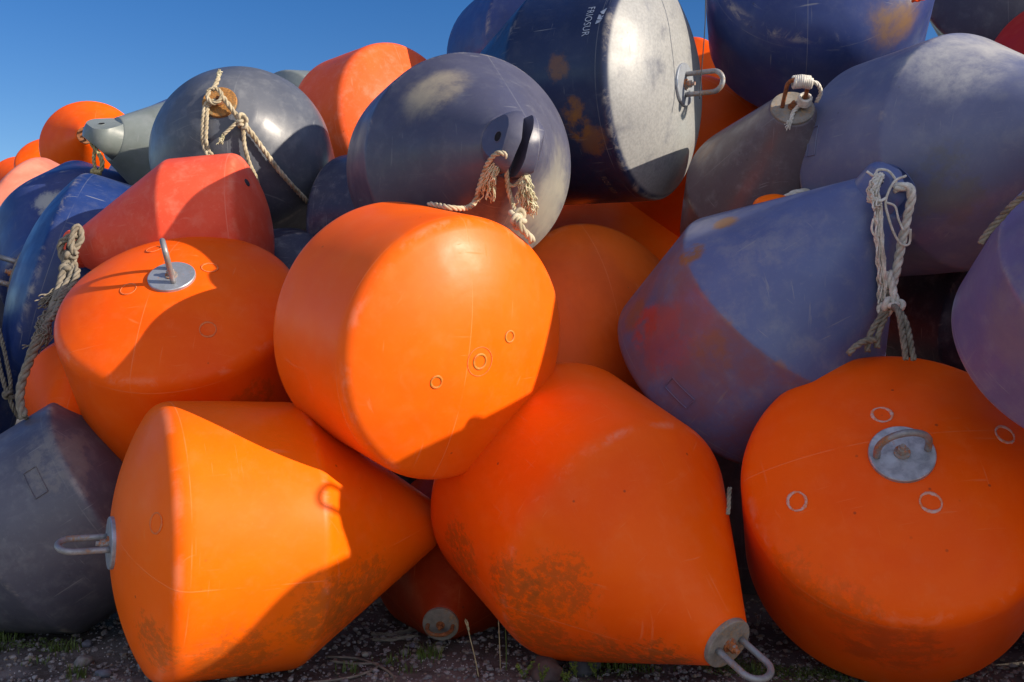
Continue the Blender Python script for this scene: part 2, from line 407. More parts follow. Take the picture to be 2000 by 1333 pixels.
def buoy_profile(k,o,name):
    kind,c,a,R,lc,lk,rt,hd=o
    if kind=='o':
        tm={'E':.72}.get(name,.82)
        dome=[(hd*R*(1-(t)**2.2),R*t) for t in [.001]+[tm*k/9 for k in range(1,10)]]
        pts=dome+[(0,R),(-lc*R,R*1.0),(-(lc+lk)*R,rt*R),(-(lc+lk)*R-.004,.001)]
        rad=[0]+[.03*R]*(len(dome)-1)+[(.15 if name=='E' else .11)*R,(.10 if name=='E' else .045)*R,.035*R,0]
    else:
        tm=.45 if name=='AC' else .92
        dome=[(hd*R*(1-(t)**2.5),R*t) for t in [.001]+[tm*k/10 for k in range(1,11)]]
        pts=dome+[(0,R),(-lc*R,R),(-(lc+lk)*R,rt*R),(-(lc+lk)*R-.004,.001)]
        rad=[0]+[.03*R]*10+[.045*R,.03*R,.02*R,0]
        if name=='M':rad[11:]=[.2*R,.55*R,.02*R,0]
        if name=='M':
            cone=[(-lc*R-lk*R*t,rt*R+(R-rt*R)*math.cos(t*PI/2)**.72) for t in [k/14 for k in range(1,15)]]
            pts=dome+[(0,R),(-lc*R,R)]+cone+[(-(lc+lk)*R-.004,.001)]
            rad=[0]+[.03*R]*10+[.2*R,.2*R]+[.03*R]*13+[.01*R,0]
        if name=='AC':rad[11]=.34*R
        elif name in('O','P'):rad[12]=.12*R;rad[11]=.10*R
    pl=densify(rounded(pts,rad),.05*R)
    return pl[::-1]
SMALL=set('S T U V W X Y AG AH AE FR Z AK K'.split())
BUOY={}
def add_buoy(n,o):
    kind,c,a,R,lc,lk,rt,hd=o
    base='orange_buoy' if kind=='o' else 'dark_buoy'
    e=D.objects.new('mooring_buoy',None);C.objects.link(e);e.empty_display_size=.3
    M=frame(a,XD.get(n)).to_4x4();M.translation=Vector(c);e.matrix_world=M
    tag(e,LAB[n],'buoy','orange plastic mooring buoys' if kind=='o' else 'dark plastic mooring buoys')
    V,F=lathe(buoy_profile(kind,o,n),64 if n in SMALL else 144,.0065*R,hash_i(n))
    me=mesh('float_body',V,F)
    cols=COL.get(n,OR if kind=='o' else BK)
    s=hash_i(n)
    if kind=='o':
        fad=n in('N','V','L')
        m=mat_buoy('plastic_'+n,cols[0],cols[1],o,R,lc,(.36,.50) if n=='D' else (.34,.5),.10 if not fad else .3,(.90,.30,.12) if not fad else (.85,.36,.25),(.38 if n=='E' else .3),(.85,.36,.22),STN_LIGHT.get(n,()),.2,s,.5,.24 if n=='D' else .13)
    else:
        m=mat_buoy('plastic_'+n,cols[0],cols[1],o,R,lc,(.30,.50),.12 if n in('O','P') else {'I':.06,'J':.15,'AC':.1,'K':.12}.get(n,.34),(.29,.30,.31),.6,(.32,.14,.05) if n=='G' else (.42,.38,.32),STN_LIGHT.get(n,()),.45,s,.35,.25 if n=='AC' else .45,band=((.20,.085,.085),.7) if n=='G' else None,cap=((.33,.335,.33),.92) if n=='I' else None)
    b=link('float_body',me,m,e)
    BUOY[n]=(e,b,o,m)
    return e
def hash_i(n):return sum(ord(ch)*(i+3) for i,ch in enumerate(n))%97
for n,o in B.items():add_buoy(n,o)
# ------------------------------------------------------------------ camera, sun, sky
cam=D.objects.new('camera',D.cameras.new('camera'));C.objects.link(cam)
cam.location=(0,0,H);cam.rotation_euler=(PI/2,0,0);cam.data.sensor_width=36;cam.data.lens=35.0;cam.data.clip_end=20000;cam.data.clip_start=.05
bpy.context.scene.camera=cam
AZ=math.radians(23);EL=math.radians(22)      # sun: right of the view and a little behind the camera
Ldir=Vector((math.cos(AZ)*math.cos(EL),-math.sin(AZ)*math.cos(EL),math.sin(EL)))
sun=D.objects.new('sun',D.lights.new('sun','SUN'));C.objects.link(sun)
sun.data.energy=5;sun.data.angle=math.radians(.5);sun.data.color=(1,.87,.70)
sun.rotation_euler=Ldir.to_track_quat('Z','Y').to_euler()
w=D.worlds.new('World');bpy.context.scene.world=w;w.use_nodes=True
sk=w.node_tree.nodes.new('ShaderNodeTexSky');sk.sky_type='NISHITA';sk.sun_disc=False
sk.sun_elevation=EL;sk.sun_rotation=math.atan2(Ldir.x,Ldir.y);sk.air_density=1.0;sk.dust_density=.05;sk.ozone_density=1.6;sk.altitude=300
bg=w.node_tree.nodes['Background'];bg.inputs['Strength'].default_value=.09
hs=w.node_tree.nodes.new('ShaderNodeHueSaturation');hs.inputs['Saturation'].default_value=1.45;hs.inputs['Hue'].default_value=.516
w.node_tree.links.new(sk.outputs[0],hs.inputs['Color']);wn=w.node_tree.nodes;wl=w.node_tree.links
tc=wn.new('ShaderNodeTexCoord');dp=wn.new('ShaderNodeVectorMath');dp.operation='DOT_PRODUCT';wl.new(tc.outputs['Generated'],dp.inputs[0]);dp.inputs[1].default_value=(.35,-.90,.26)  # bright haze added behind the camera to lift the shaded sides
mr=wn.new('ShaderNodeMapRange');mr.interpolation_type='SMOOTHSTEP';mr.inputs['From Min'].default_value=-.15;mr.inputs['From Max'].default_value=.75;wl.new(dp.outputs['Value'],mr.inputs['Value'])
nz=wn.new('ShaderNodeTexNoise');nz.inputs['Scale'].default_value=2.2;nz.inputs['Detail'].default_value=6;wl.new(tc.outputs['Generated'],nz.inputs['Vector'])
mm=wn.new('ShaderNodeMath');mm.operation='MULTIPLY';wl.new(mr.outputs[0],mm.inputs[0]);wl.new(nz.outputs['Fac'],mm.inputs[1])
vm=wn.new('ShaderNodeMix');vm.data_type='RGBA';vm.blend_type='ADD';vm.clamp_factor=False
wl.new(mm.outputs[0],vm.inputs[0]);wl.new(hs.outputs[0],vm.inputs[6]);vm.inputs[7].default_value=(8.2,7.3,6.5,1)
wl.new(vm.outputs[2],bg.inputs[0])
sc=bpy.context.scene
sc.view_settings.view_transform='Standard';sc.view_settings.look='None';sc.view_settings.exposure=.42;sc.view_settings.gamma=1
# ------------------------------------------------------------------ ground
t=NT('gravel_soil');n1=t.noise(2.2,5,.6,.3);n2=t.noise(30,6,.7);n3=t.noise(140,3,.6)
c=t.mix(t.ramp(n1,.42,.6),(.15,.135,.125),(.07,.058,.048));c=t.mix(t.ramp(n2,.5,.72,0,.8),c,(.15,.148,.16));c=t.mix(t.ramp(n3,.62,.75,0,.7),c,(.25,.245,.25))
yy=t.sep()[1];yd=t.math('ADD',yy,t.math('MULTIPLY',n1,1.6));c=t.mix(t.ramp(yd,5.2,6.0),t.mix(t.ramp(n2,.4,.65),(.40,.365,.32),(.30,.275,.245)),c)  # paler ground towards and behind the camera, added to bounce light
gm=t.done(c,.92,t.bump(t.math('ADD',n2,t.math('MULTIPLY',n3,.6)),.7,.012),0,.25)
def gz0(x,y):return .018*mnoise.noise(Vector((x*.9,y*.9,3)))+.009*mnoise.noise(Vector((x*3.1,y*3.1,7)))
xs=[-4000,-400,-60,-20]+[-8+16*k/130 for k in range(131)]+[20,60,400,4000]
ys=[-4000,-400,-40,-6,2]+[4+5*k/80 for k in range(81)]+[14,40,400,6000]
V=[(x,y,gz0(x,y) if -8<=x<=8 and 4<=y<=9 else 0) for y in ys for x in xs];nx=len(xs)
F=[(j*nx+i,j*nx+i+1,(j+1)*nx+i+1,(j+1)*nx+i) for j in range(len(ys)-1) for i in range(nx-1)]
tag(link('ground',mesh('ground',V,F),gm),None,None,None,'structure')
# ------------------------------------------------------------------ fittings on the buoys
M_galv=mat_metal('galvanised_steel',(.42,.46,.52),.05,.42,.55,1)
M_rod=mat_metal('weathered_rod',(.33,.33,.34),.42,.5,.5,2,(.16,.085,.04))
M_rust=mat_metal('rusted_steel',(.30,.22,.14),.95,.8,.1,3,(.16,.055,.018))
M_ochre=mat_metal('rusty_plate',(.30,.21,.10),.75,.75,.1,4,(.22,.10,.025))
M_bolt=mat_metal('rusty_bolt',(.40,.38,.36),.7,.6,.3,5,(.22,.07,.02))
M_dirtyplate=mat_metal('muddy_plate',(.30,.27,.23),.45,.75,.15,6,(.17,.11,.06))
def disc(R,h,z,sg,n=64,bev=.004,dish=0):
    pl=[(z,.001),(z,R-bev),(z,R),(z+sg*(h-bev),R),(z+sg*h,R-bev),(z+sg*(h+dish),.001)]
    if sg<0:pl=[(a,b) for a,b in pl][::-1]
    return lathe(pl,n,0)
def ring_mesh(sep,length,rod,z,sg):
    P=[];n=14
    P+= [(-sep,0,z+sg*t*(length-sep)/6) for t in range(0,6)]
    for k in range(n+1):
        a=PI*k/n;P.append((-sep*math.cos(a),0,z+sg*((length-sep)+sep*math.sin(a)*1.0)))
    P+= [(sep,0,z+sg*t*(length-sep)/6) for t in range(5,-1,-1)]
    return tube(P,rod,12)
def hexbolt(r,h,z,sg):
    V,F=[],[]
    w=lathe([(z,r*1.55),(z+sg*h*.18,r*1.55),(z+sg*h*.18,r*1.02)][::sg],28)
    hx=lathe([(z+sg*h*.18,r),(z+sg*h*.72,r),(z+sg*h*.78,r*.9)][::sg],6)
    st=lathe([(z+sg*h*.7,r*.55),(z+sg*h*1.1,r*.55),(z+sg*h*1.15,r*.48)][::sg],20)
    return join(w,hx,st)
def eye(n,where,sep=.11,length=.34,rp=.19,mp=None,mr=None,mb=None,ring=True,bolt=True,plab=None,xd=None):
    e,b,o,m=BUOY[n];kind,c,a,R,lc,lk,rt,hd=o
    sg=1 if where=='dome' else -1
    z=hd*R-.012 if sg>0 else -(lc+lk)*R+.004
    me=mesh('eye_plate',*disc(rp*R,.026*R+.008,z,sg));sharp(me)
    p=link('eye_plate',me,mp or M_galv,e)
    if plab:p['label']=plab
    z2=z+sg*(.026*R+.006)
    if ring:
        V,F=ring_mesh(sep*R,length*R,.0225*R,z2,sg)
        if xd:
            q=e.matrix_world.to_3x3().inverted()@Vector(xd);an=math.atan2(q.y,q.x)
            V=[Matrix.Rotation(an,3,'Z')@Vector(v) for v in V]
        r=link('ring',mesh('ring',V,F),mr or M_rod,p)
    if bolt:
        me=mesh('bolt',*hexbolt(.032*R,.075*R,z2,sg));sharp(me,30)
        link('bolt',me,mb or M_bolt,p)
    return p
eye('A','dome',.10,.33,.185)
eye('C','dome',.10,.33,.19,xd=(-.318,.55,.49))
eye('F','dome',.155,.23,.2,M_galv,M_rod)
eye('R','tip',.11,.36,.2,xd=(.2,0,1))
eye('I','dome',.09,.34,.185)
eye('O','dome',.10,.42,.2,M_dirtyplate)
eye('E','tip',.10,.33,.178,M_dirtyplate)
eye('M','tip',rp=.178,mp=M_ochre,ring=False,mb=M_rust)
eye('AF','tip',.105,.40,.225,M_dirtyplate,M_rust,M_rust)
eye('AJ','tip',.14,.2,.205,M_dirtyplate,M_rust,M_rust)
eye('S','tip',.10,.3,.17,M_rust,M_rust,M_rust)
def lug(n,normal,L=.34,slot=.13,t=.10,hole=.045,two=True):
    """forked end: a round stub cut away by two slanting flats, with a slot and a bolt hole"""
    e,b,o,m=BUOY[n];kind,c,a,R,lc,lk,rt,hd=o
    Mi=e.matrix_world.to_3x3().inverted()
    y=Mi@Vector(normal);y.z=0;y.normalize();x=y.cross(Vector((0,0,1)))
    z0=-(lc+lk)*R+.003;r0=rt*R*.985;S=slot*R*.5
    parts=[];nz_=16;na=14
    for s in((-1,1) if two else (0,)):
        V=[];F=[]
        for i in range(nz_):
            f=i/(nz_-1);z=f*L*R
            r=r0*math.sqrt(max(.02,1-max(0,(f-.45)/.55)**2.2))
            yo=max(S+t*R*.35,(r0*1.0)*(1-f)**1.15+(S+t*R)*f) if two else r0*(1-f)*.6+t*R*.6
            yi=S if two else -yo
            yo=min(yo,r*.999);yi=min(yi,yo-.002)
            sec=[]
            w=lambda q:math.sqrt(max(r*r-q*q,1e-8))
            for k in range(na):
                q=yi+(yo-yi)*k/(na-1);sec.append((w(q),q))
            for k in range(na):
                q=yo+(yi-yo)*k/(na-1);sec.append((-w(q),q))
            for px,py in sec:V.append(x*px+y*py*(s or 1)-Vector((0,0,z-z0)))
        n2=2*na
        for i in range(nz_-1):
            for k in range(n2):
                k2=(k+1)%n2;F.append((i*n2+k,i*n2+k2,(i+1)*n2+k2,(i+1)*n2+k))
        F.append(tuple(range(n2))[::-1]);F.append(tuple((nz_-1)*n2+k for k in range(n2)))
        parts.append((V,F))
    me=mesh('lug',*join(*parts))
    bm=bmesh.new();bm.from_mesh(me);bmesh.ops.recalc_face_normals(bm,faces=bm.faces);bm.to_mesh(me);bm.free();sharp(me,28)
    g=link('lug',me,m,e)
    # bolt hole: a lip and a flat black disc painted as the shaded bore
    for s in((-1,1)):
        f=.55;zc=f*L*R
        yo=(r0*(1-f)**1.15+(S+t*R)*f) if two else r0*(1-f)*.6+t*R*.6
        f2=.7;y2=(r0*(1-f2)**1.15+(S+t*R)*f2) if two else r0*(1-f2)*.6+t*R*.6
        tz=Vector((0,0,-1))*(f2-f)*L*R+y*s*(y2-yo);tz.normalize();nn=x.cross(tz).normalized()
        if nn.dot(y*s)<0:nn=-nn
        cen=y*yo*s-Vector((0,0,zc-z0))
        ring=[cen+nn*.0025+(x*math.cos(k*PI/12)+tz*math.sin(k*PI/12))*hole*R for k in range(24)]
        rin=[p-nn*.02+(cen-p)*.12 for p in ring]
        V=ring+rin;F=[(k,(k+1)%24,24+(k+1)%24,24+k) for k in range(24)]+[tuple(24+k for k in range(24))]
        lip=tube([p-nn*.001 for p in ring],.003,6,True)
        link('bolt_hole',mesh('bolt_hole',*tube([p-nn*.0035 for p in ring],.0035,6,True)),m,g)
        link('hole_shade',mesh('hole_shade',[cen+nn*.0005]+[p-nn*.0015 for p in ring],[(0,1+k,1+(k+1)%24) for k in range(24)]),M_black0,g)
M_black0=mat_plain('bore_shadow',(.012,.012,.014),(.02,.02,.022),40,.8,.1,.1)
lug('J',(-.92,-.3,.25),.33,.09)
lug('Q',(-.1,-.6,.8),.30,0,.10,.035,False)
lug('G',(.9,.3,.3),.26)
lug('H',(0,0,1))
lug('N',(.3,-1,.1),.26,0,.10,.06,False)
# filler plugs: moulded rings on the domes
def plug(n,p,r,mat,rod=.006,wob=.1,disc_=None):
    e,b,o,m=BUOY[n];kind,c,a,R,lc,lk,rt,hd=o
    P0=Vector(p);rr=math.hypot(p[0],p[1])
    sl=hd*2.2*(rr/R)**1.2
    N=Vector((p[0]/max(rr,1e-6)*sl,p[1]/max(rr,1e-6)*sl,1)).normalized()
    X=N.orthogonal().normalized();Y=N.cross(X)
    rnd=random.Random(p[0]*91+p[1]*17);n_=64
    pts=[];rad=[];ph=rnd.uniform(0,6)
    for k in range(n_):
        t=2*PI*k/n_;q=r*(1+wob*.35*math.sin(2*t+ph)+wob*.08*rnd.uniform(-1,1))
        x,y=X*math.cos(t)*q,Y*math.sin(t)*q
        loc=P0+x+y
        r2=min(math.hypot(loc.x,loc.y)/R,1);loc=Vector((loc.x,loc.y,hd*R*(1-r2**2.2)))
        pts.append(loc+N*.0015);rad.append(rod*(1+2.6*wob*math.sin(2*t+ph*3)+2.*wob*rnd.uniform(-1,1)))
    V,F=tube(pts,rad,8,True)
    ctr=P0
    V=[Vector(v)-N*((Vector(v)-pts[(i//8)%n_]).dot(N))*.55 for i,v in enumerate(V)]
    link('filler_plug',mesh('filler_plug',V,F),mat,e)
M_scuff=mat_plain('scuffed_pale',(.62,.42,.38),(.72,.22,.08),55,.8,.4,.2)
M_faint=mat_plain('faint_scuff',(.72,.20,.06),(.75,.12,.02),60,.6,.3,.3)
M_olive=mat_plain('dirty_plug',(.42,.20,.03),(.62,.12,.01),50,.55,.3,.4)
for p in((-0.025, 0.241, 0.184),(0.495, 0.074, 0.117),(-0.504, -0.116, 0.11),(0.058, -0.252, 0.182)):plug('F',p,.045,M_scuff,.0065,.12)
for p in((0.118, -0.186, 0.179),(-0.364, -0.275, 0.118),(-0.089, 0.227, 0.175),(0.351, 0.211, 0.134)):plug('C',p,.045,M_faint,.005,.1)
for p in((0.117, -0.158, 0.167),(-0.105, 0.242, 0.156)):plug('D',p,.028,M_olive,.006,.04)
plug('D',(-0.004, 0.017, 0.179),.036,M_olive,.007,.03);plug('D',(-0.004, 0.017, 0.179),.072,M_faint,.002,.02)
plug('A',(0.457, 0.32, 0.076),.045,M_faint,.005,.1)
M_black=mat_plain('black_rubber',(.02,.022,.03),(.04,.04,.045),40,.6,.3)
def cap(n,p,r,mat):
    e,b,o,m=BUOY[n];kind,c,a,R,lc,lk,rt,hd=o
    rr=math.hypot(p[0],p[1]);sl=hd*2.2*(rr/R)**1.2
    N=Vector((p[0]/rr*sl,p[1]/rr*sl,1)).normalized()
    V,F=lathe([(-.01,r),(.003,r),(.005,r*.8),(.003,r*.7),(.001,r*.3),(.004,r*.25),(.004,.001)],28)
    Q=frame(N)
    link('filler_plug',mesh('filler_plug',[Q@Vector(v)+Vector(p) for v in V],F),mat,e)
cap('N',(0.279, 0.284, 0.073),.026,M_black)
# embossed rectangles near the dome edge
def emboss(n,a0,a1,z0,z1,off=.003):
    e,b,o,m=BUOY[n];R=o[3]
    def P(a,z):return Vector((math.cos(a)*(R+off),math.sin(a)*(R+off),z))
    k=10
    loop=[P(a0+(a1-a0)*i/k,z0) for i in range(k)]+[P(a1,z0+(z1-z0)*i/4) for i in range(4)]+[P(a1+(a0-a1)*i/k,z1) for i in range(k)]+[P(a0,z1+(z0-z1)*i/4) for i in range(4)]
    link('moulded_frame',mesh('moulded_frame',*tube(loop,.0035,6,True)),m,e)
emboss('G',math.radians(257),math.radians(243),-.215,-.14)
emboss('B',math.radians(59),math.radians(74),-.215,-.14)
emboss('H',math.radians(287),math.radians(272),-.155,-.085)
# stencilled lettering on the big dark buoy
M_sten=mat_plain('stencil_paint',(.42,.47,.55),(.30,.35,.45),30,.7,.2,.2)
M_sten2=mat_plain('faded_paint',(.22,.19,.17),(.15,.13,.12),60,.8,.2,.2)
def on_cyl(V,R,a0,z0,lift=.0065):
    """x runs round the cylinder, y towards the dome"""
    return [Vector((math.cos(a0+v[0]/R)*(R+lift),math.sin(a0+v[0]/R)*(R+lift),z0+v[1])) for v in V]
def stencil(n,text,length,height,a0,z0,mat,spacing=1.):
    e,b,o,m=BUOY[n];R=o[3]
    cu=D.curves.new('t','FONT');cu.body=text;cu.size=1;cu.space_character=spacing;cu.resolution_u=4
    ob=D.objects.new('t',cu);C.objects.link(ob)
    bpy.context.view_layer.update()
    me=D.meshes.new_from_object(ob.evaluated_get(bpy.context.evaluated_depsgraph_get()))
    bm=bmesh.new();bm.from_mesh(me)
    bmesh.ops.subdivide_edges(bm,edges=[q for q in bm.edges if q.calc_length()>.12],cuts=2)
    bmesh.ops.triangulate(bm,faces=bm.faces)
    xs=[v.co.x for v in bm.verts];ys=[v.co.y for v in bm.verts]
    sx=length/(max(xs)-min(xs));sy=height/(max(ys)-min(ys));x0=min(xs);y0=min(ys)
    for v in bm.verts:
        p=on_cyl([((v.co.x-x0)*sx,(v.co.y-y0)*sy)],R,a0,z0)[0];v.co=p
    bm.to_mesh(me);bm.free();D.objects.remove(ob)
    me.name='lettering'
    return link('lettering',me,mat,e,False)
l=stencil('I','FRIOSUR',.215,.052,math.radians(60.5),-.168,M_sten,1.08);l['label']='white stencilled word reading downwards'
l=stencil('I','FLOT. NOR',.205,.036,math.radians(148),-.18,M_sten2,1.05);l['label']='small faded stencilled words near the lower edge'
def logo(n,a0,z0,L,Hh,mat):
    e,b,o,m=BUOY[n];R=o[3]
    polys=[[(1,0),(.3,.22),(.52,.36),(.8,.42)],[(.25,.4),(.45,.43),(.77,.72),(.65,.77),(.15,.70)],[(.8,.47),(.8,.64),(.6,.56)],[(.12,.76),(.7,.81),(.5,.93),(.05,1)]]
    V=[];F=[]
    for pl in polys:
        b0=len(V);V+=on_cyl([(u*L,v*Hh) for v,u in pl],R,a0,z0);F.append(tuple(range(b0,b0+len(pl))))
    link('emblem',mesh('emblem',V,F),mat,e,False)
logo('I',math.radians(62.5),-.088,.115,.062,M_sten)
# ------------------------------------------------------------------ ropes
M_rope=mat_rope('rope_pale',(.55,.48,.35),(.33,.27,.17))
M_ropeg=mat_rope('rope_grey',(.27,.24,.19),(.16,.14,.11))
M_ropey=mat_rope('rope_yellow',(.46,.38,.19),(.30,.23,.10))
M_ropew=mat_rope('rope_white',(.72,.69,.62),(.5,.47,.40))
M_fray=mat_rope('frayed_yarn',(.62,.58,.42),(.45,.42,.26))
def trefoil(p,s,r,seed=0,n=60):
    rnd=random.Random(seed);Q=Matrix.Rotation(rnd.uniform(0,6),3,'X')@Matrix.Rotation(rnd.uniform(0,6),3,'Z')
    P=[Vector(p)+Q@Vector((math.sin(t)+2*math.sin(2*t),math.cos(t)-2*math.cos(2*t),-math.sin(3*t)*1.2))*s/3 for t in [2*PI*k/n for k in range(n)]]
    return tube(P,r,8,True)
def rope_thing(name,label,group,main,mat,kids=()):
    o=link(name,mesh(name,*join(*main)),mat)
    tag(o,label,'rope',group)
    for nm,geo,m in kids:link(nm,mesh(nm,*geo),m,o)
    return o
GR='ropes tied to the buoys'
# knotted rope on the rusty plate
ML1=[(-2.162,7.26,3.477),(-2.228,7.25,3.448),(-2.245,7.235,3.339),(-2.254,7.25,3.219),(-2.248,7.27,3.128),(-2.218,7.275,3.085)]
ML2=[(-2.161,7.26,3.46),(-2.212,7.25,3.43),(-2.218,7.235,3.328),(-2.230,7.25,3.197),(-2.220,7.265,3.136),(-2.211,7.275,3.083)]
MW=[(-2.205,7.24,3.542),(-2.212,7.23,3.487),(-2.172,7.225,3.447),(-2.122,7.23,3.468),(-2.112,7.24,3.517),(-2.153,7.245,3.555),(-2.198,7.24,3.545),(-2.21,7.235,3.50)]
MU=[(-2.178,7.24,3.545),(-2.160,7.26,3.592),(-2.150,7.29,3.65)]
MR=[(-2.115,7.24,3.505),(-2.065,7.245,3.443),(-2.012,7.25,3.37),(-1.975,7.26,3.318),(-1.914,7.297,3.249),(-1.826,7.365,3.118),(-1.751,7.447,3.005),(-1.672,7.562,2.903),(-1.586,7.80,2.793),(-1.55,8.0,2.74)]
MR2=[(-1.964,7.27,3.305),(-1.962,7.278,3.226),(-1.957,7.297,3.135),(-1.935,7.335,3.029),(-1.903,7.383,2.942),(-1.89,7.42,2.88)]
MT=[(-1.981,7.245,3.334),(-2.033,7.225,3.273),(-2.093,7.22,3.217)]
rope_thing('rope','knotted pale rope tied round the bolt of the rusty plate on the dark rounded buoy',GR,
 [rope(ML1,.0145),rope(ML2,.0145),rope(MW,.0155),rope(MU,.0165),rope(MR,.019),rope(MR2,.0155),rope(MT,.0135)],M_rope,
 [('knot',join(trefoil((-1.962,7.24,3.335),.036,.0145,3),trefoil((-1.955,7.25,3.29),.032,.0135,5)),M_rope),
  ('knot',trefoil((-2.213,7.265,3.08),.024,.0125,8),M_rope),
  ('frayed_end',strandset([(-2.09,7.22,3.217),(-2.108,7.225,3.18),(-2.125,7.23,3.145)],16,.018,.0028,4),M_fray),
  ('frayed_end',strandset([(-2.153,7.28,3.64),(-2.148,7.29,3.665),(-2.13,7.30,3.69)],12,.018,.0036,5),M_fray)])
# ropes at the lug of the grey buoy
JM=[(-0.02,5.02,2.615),(-0.035,4.98,2.655),(-0.075,4.99,2.66),(-0.120,5.06,2.625),(-0.150,5.15,2.572),(-0.175,5.22,2.515),(-0.190,5.26,2.465),(-0.225,5.24,2.425),(-0.272,5.16,2.407),(-0.325,5.11,2.405),(-0.385,5.165,2.424),(-0.440,5.21,2.437)]
rope_thing('rope','pale rope from the moulded lug lying over the big orange buoy with frayed tassel',GR,
 [rope(JM,.0145),rope([(-.03,5.0,2.63),(-.065,5.03,2.625),(-.095,5.09,2.595)],.013)],M_rope,
 [('frayed_end',strandset([(-0.065,5.04,2.63),(-0.100,5.08,2.575),(-0.118,5.14,2.53),(-0.125,5.20,2.46)],46,.03,.0032,11,1.2,.35),M_fray),
  ('frayed_end',strandset([(-0.11,5.08,2.60),(-0.15,5.14,2.55),(-0.165,5.17,2.50)],18,.02,.003,12,1.,.3),M_fray)])
JR=[(-0.035,5.0,2.635),(-0.03,5.06,2.60),(-0.022,5.13,2.52),(0.0,5.17,2.44),(0.022,5.10,2.365),(0.035,5.0,2.315),(0.053,4.985,2.278),(0.087,5.03,2.248),(0.107,5.06,2.219)]
rope_thing('rope','pale rope with a fist knot and long frayed tassel hanging right of the moulded lug',GR,
 [rope(JR[:5],.013),rope(JR[4:],.019),rope([(-.02,5.13,2.53),(.01,5.12,2.52),(.045,5.10,2.55),(.062,5.09,2.59)],.009)],M_rope,
 [('knot',join(trefoil((.026,5.075,2.36),.036,.015,21),trefoil((.03,5.04,2.325),.034,.015,23)),M_rope),
  ('knot',join(trefoil((.062,5.085,2.60),.026,.012,25),rope([(.05,5.1,2.64),(.062,5.08,2.66),(.074,5.09,2.64),(.068,5.09,2.59)],.013)),M_ropey),
  ('frayed_end',strandset([(.064,5.09,2.58),(.075,5.12,2.52),(.088,5.2,2.45),(.098,5.27,2.40)],60,.03,.0034,26,1.1,.4),M_fray),
  ('frayed_end',strandset([(.05,5.1,2.53),(.04,5.16,2.47),(.05,5.2,2.42)],14,.02,.0028,28,1.2,.6),M_fray)])
# white rope bundle on the slate blue buoy
GM=[(1.93,5.03,2.49),(1.99,5.02,2.50),(2.02,5.03,2.46),(2.018,5.08,2.36),(2.01,5.13,2.234),(2.0,5.16,2.13),(1.985,5.18,2.03),(1.962,5.19,1.94)]
GC=[(1.87,5.03,2.56),(1.825,5.03,2.51),(1.815,5.04,2.45),(1.845,5.04,2.42),(1.858,5.05,2.341),(1.87,5.07,2.233),(1.895,5.11,2.102),(1.915,5.15,2.01),(1.925,5.18,1.93),(1.955,5.2,1.88)]
def offs(P,d):return [Vector(p)+Vector(d) for p in P]
rope_thing('rope','bundle of white rope with loose yarns on the narrow end of the slate blue buoy',GR,
 [rope(GM,.023),strandset(GC,26,.026,.0055,31,.5,.5),
  strandset([(1.86,5.03,2.55),(1.83,5.02,2.50),(1.825,5.02,2.44),(1.85,5.03,2.39)],22,.035,.005,32,.35,.4),
  tube(spline([(1.845,5.04,2.57),(1.845,5.02,2.48),(1.862,5.02,2.40),(1.872,5.04,2.33),(1.872,5.05,2.265),(1.842,5.05,2.255),(1.825,5.05,2.29),(1.83,5.04,2.34)]),.0065,6),
  tube(spline([(1.98,5.0,2.55),(1.92,5.0,2.52),(1.885,5.02,2.43),(1.905,5.04,2.35),(1.945,5.07,2.27),(1.995,5.10,2.215),(2.035,5.10,2.22),(2.03,5.07,2.29)]),.0065,6),
  tube(spline([(1.885,5.02,2.42),(1.935,5.03,2.40),(1.96,5.05,2.34),(1.99,5.06,2.28)]),.006,6),
  tube(spline([(1.80,5.05,2.58),(1.83,5.03,2.555),(1.85,5.03,2.585),(1.90,5.03,2.58),(1.94,5.04,2.54),(1.945,5.04,2.51)]),.007,6),
  tube(spline([(1.825,5.03,2.45),(1.85,5.01,2.425),(1.885,5.02,2.44)]),.008,6),
  rope([(1.945,5.15,2.08),(1.96,5.13,1.99),(1.985,5.12,1.90)],.02)],M_ropew,
 [('knot',join(trefoil((1.945,5.15,1.895),.045,.017,41),trefoil((1.975,5.12,1.91),.035,.015,42)),M_ropew),
  ('rope_leg',join(rope([(1.93,5.15,1.90),(1.90,5.14,1.84),(1.855,5.13,1.775),(1.83,5.12,1.71),(1.825,5.11,1.66)],.016),rope([(1.945,5.15,1.90),(1.92,5.14,1.83),(1.89,5.13,1.76),(1.875,5.12,1.68)],.016),rope([(1.87,5.12,1.725),(1.81,5.10,1.72),(1.75,5.08,1.69),(1.71,5.07,1.65)],.017)),M_ropeg),
  ('rope_leg',join(rope([(1.96,5.13,1.90),(1.935,5.0,1.88),(1.935,4.95,1.80),(1.93,4.9,1.70),(1.93,4.88,1.62)],.0155),rope([(1.965,5.12,1.89),(1.955,5.0,1.86),(1.965,4.95,1.79),(1.965,4.9,1.69),(1.97,4.88,1.62)],.0155)),M_ropeg)])
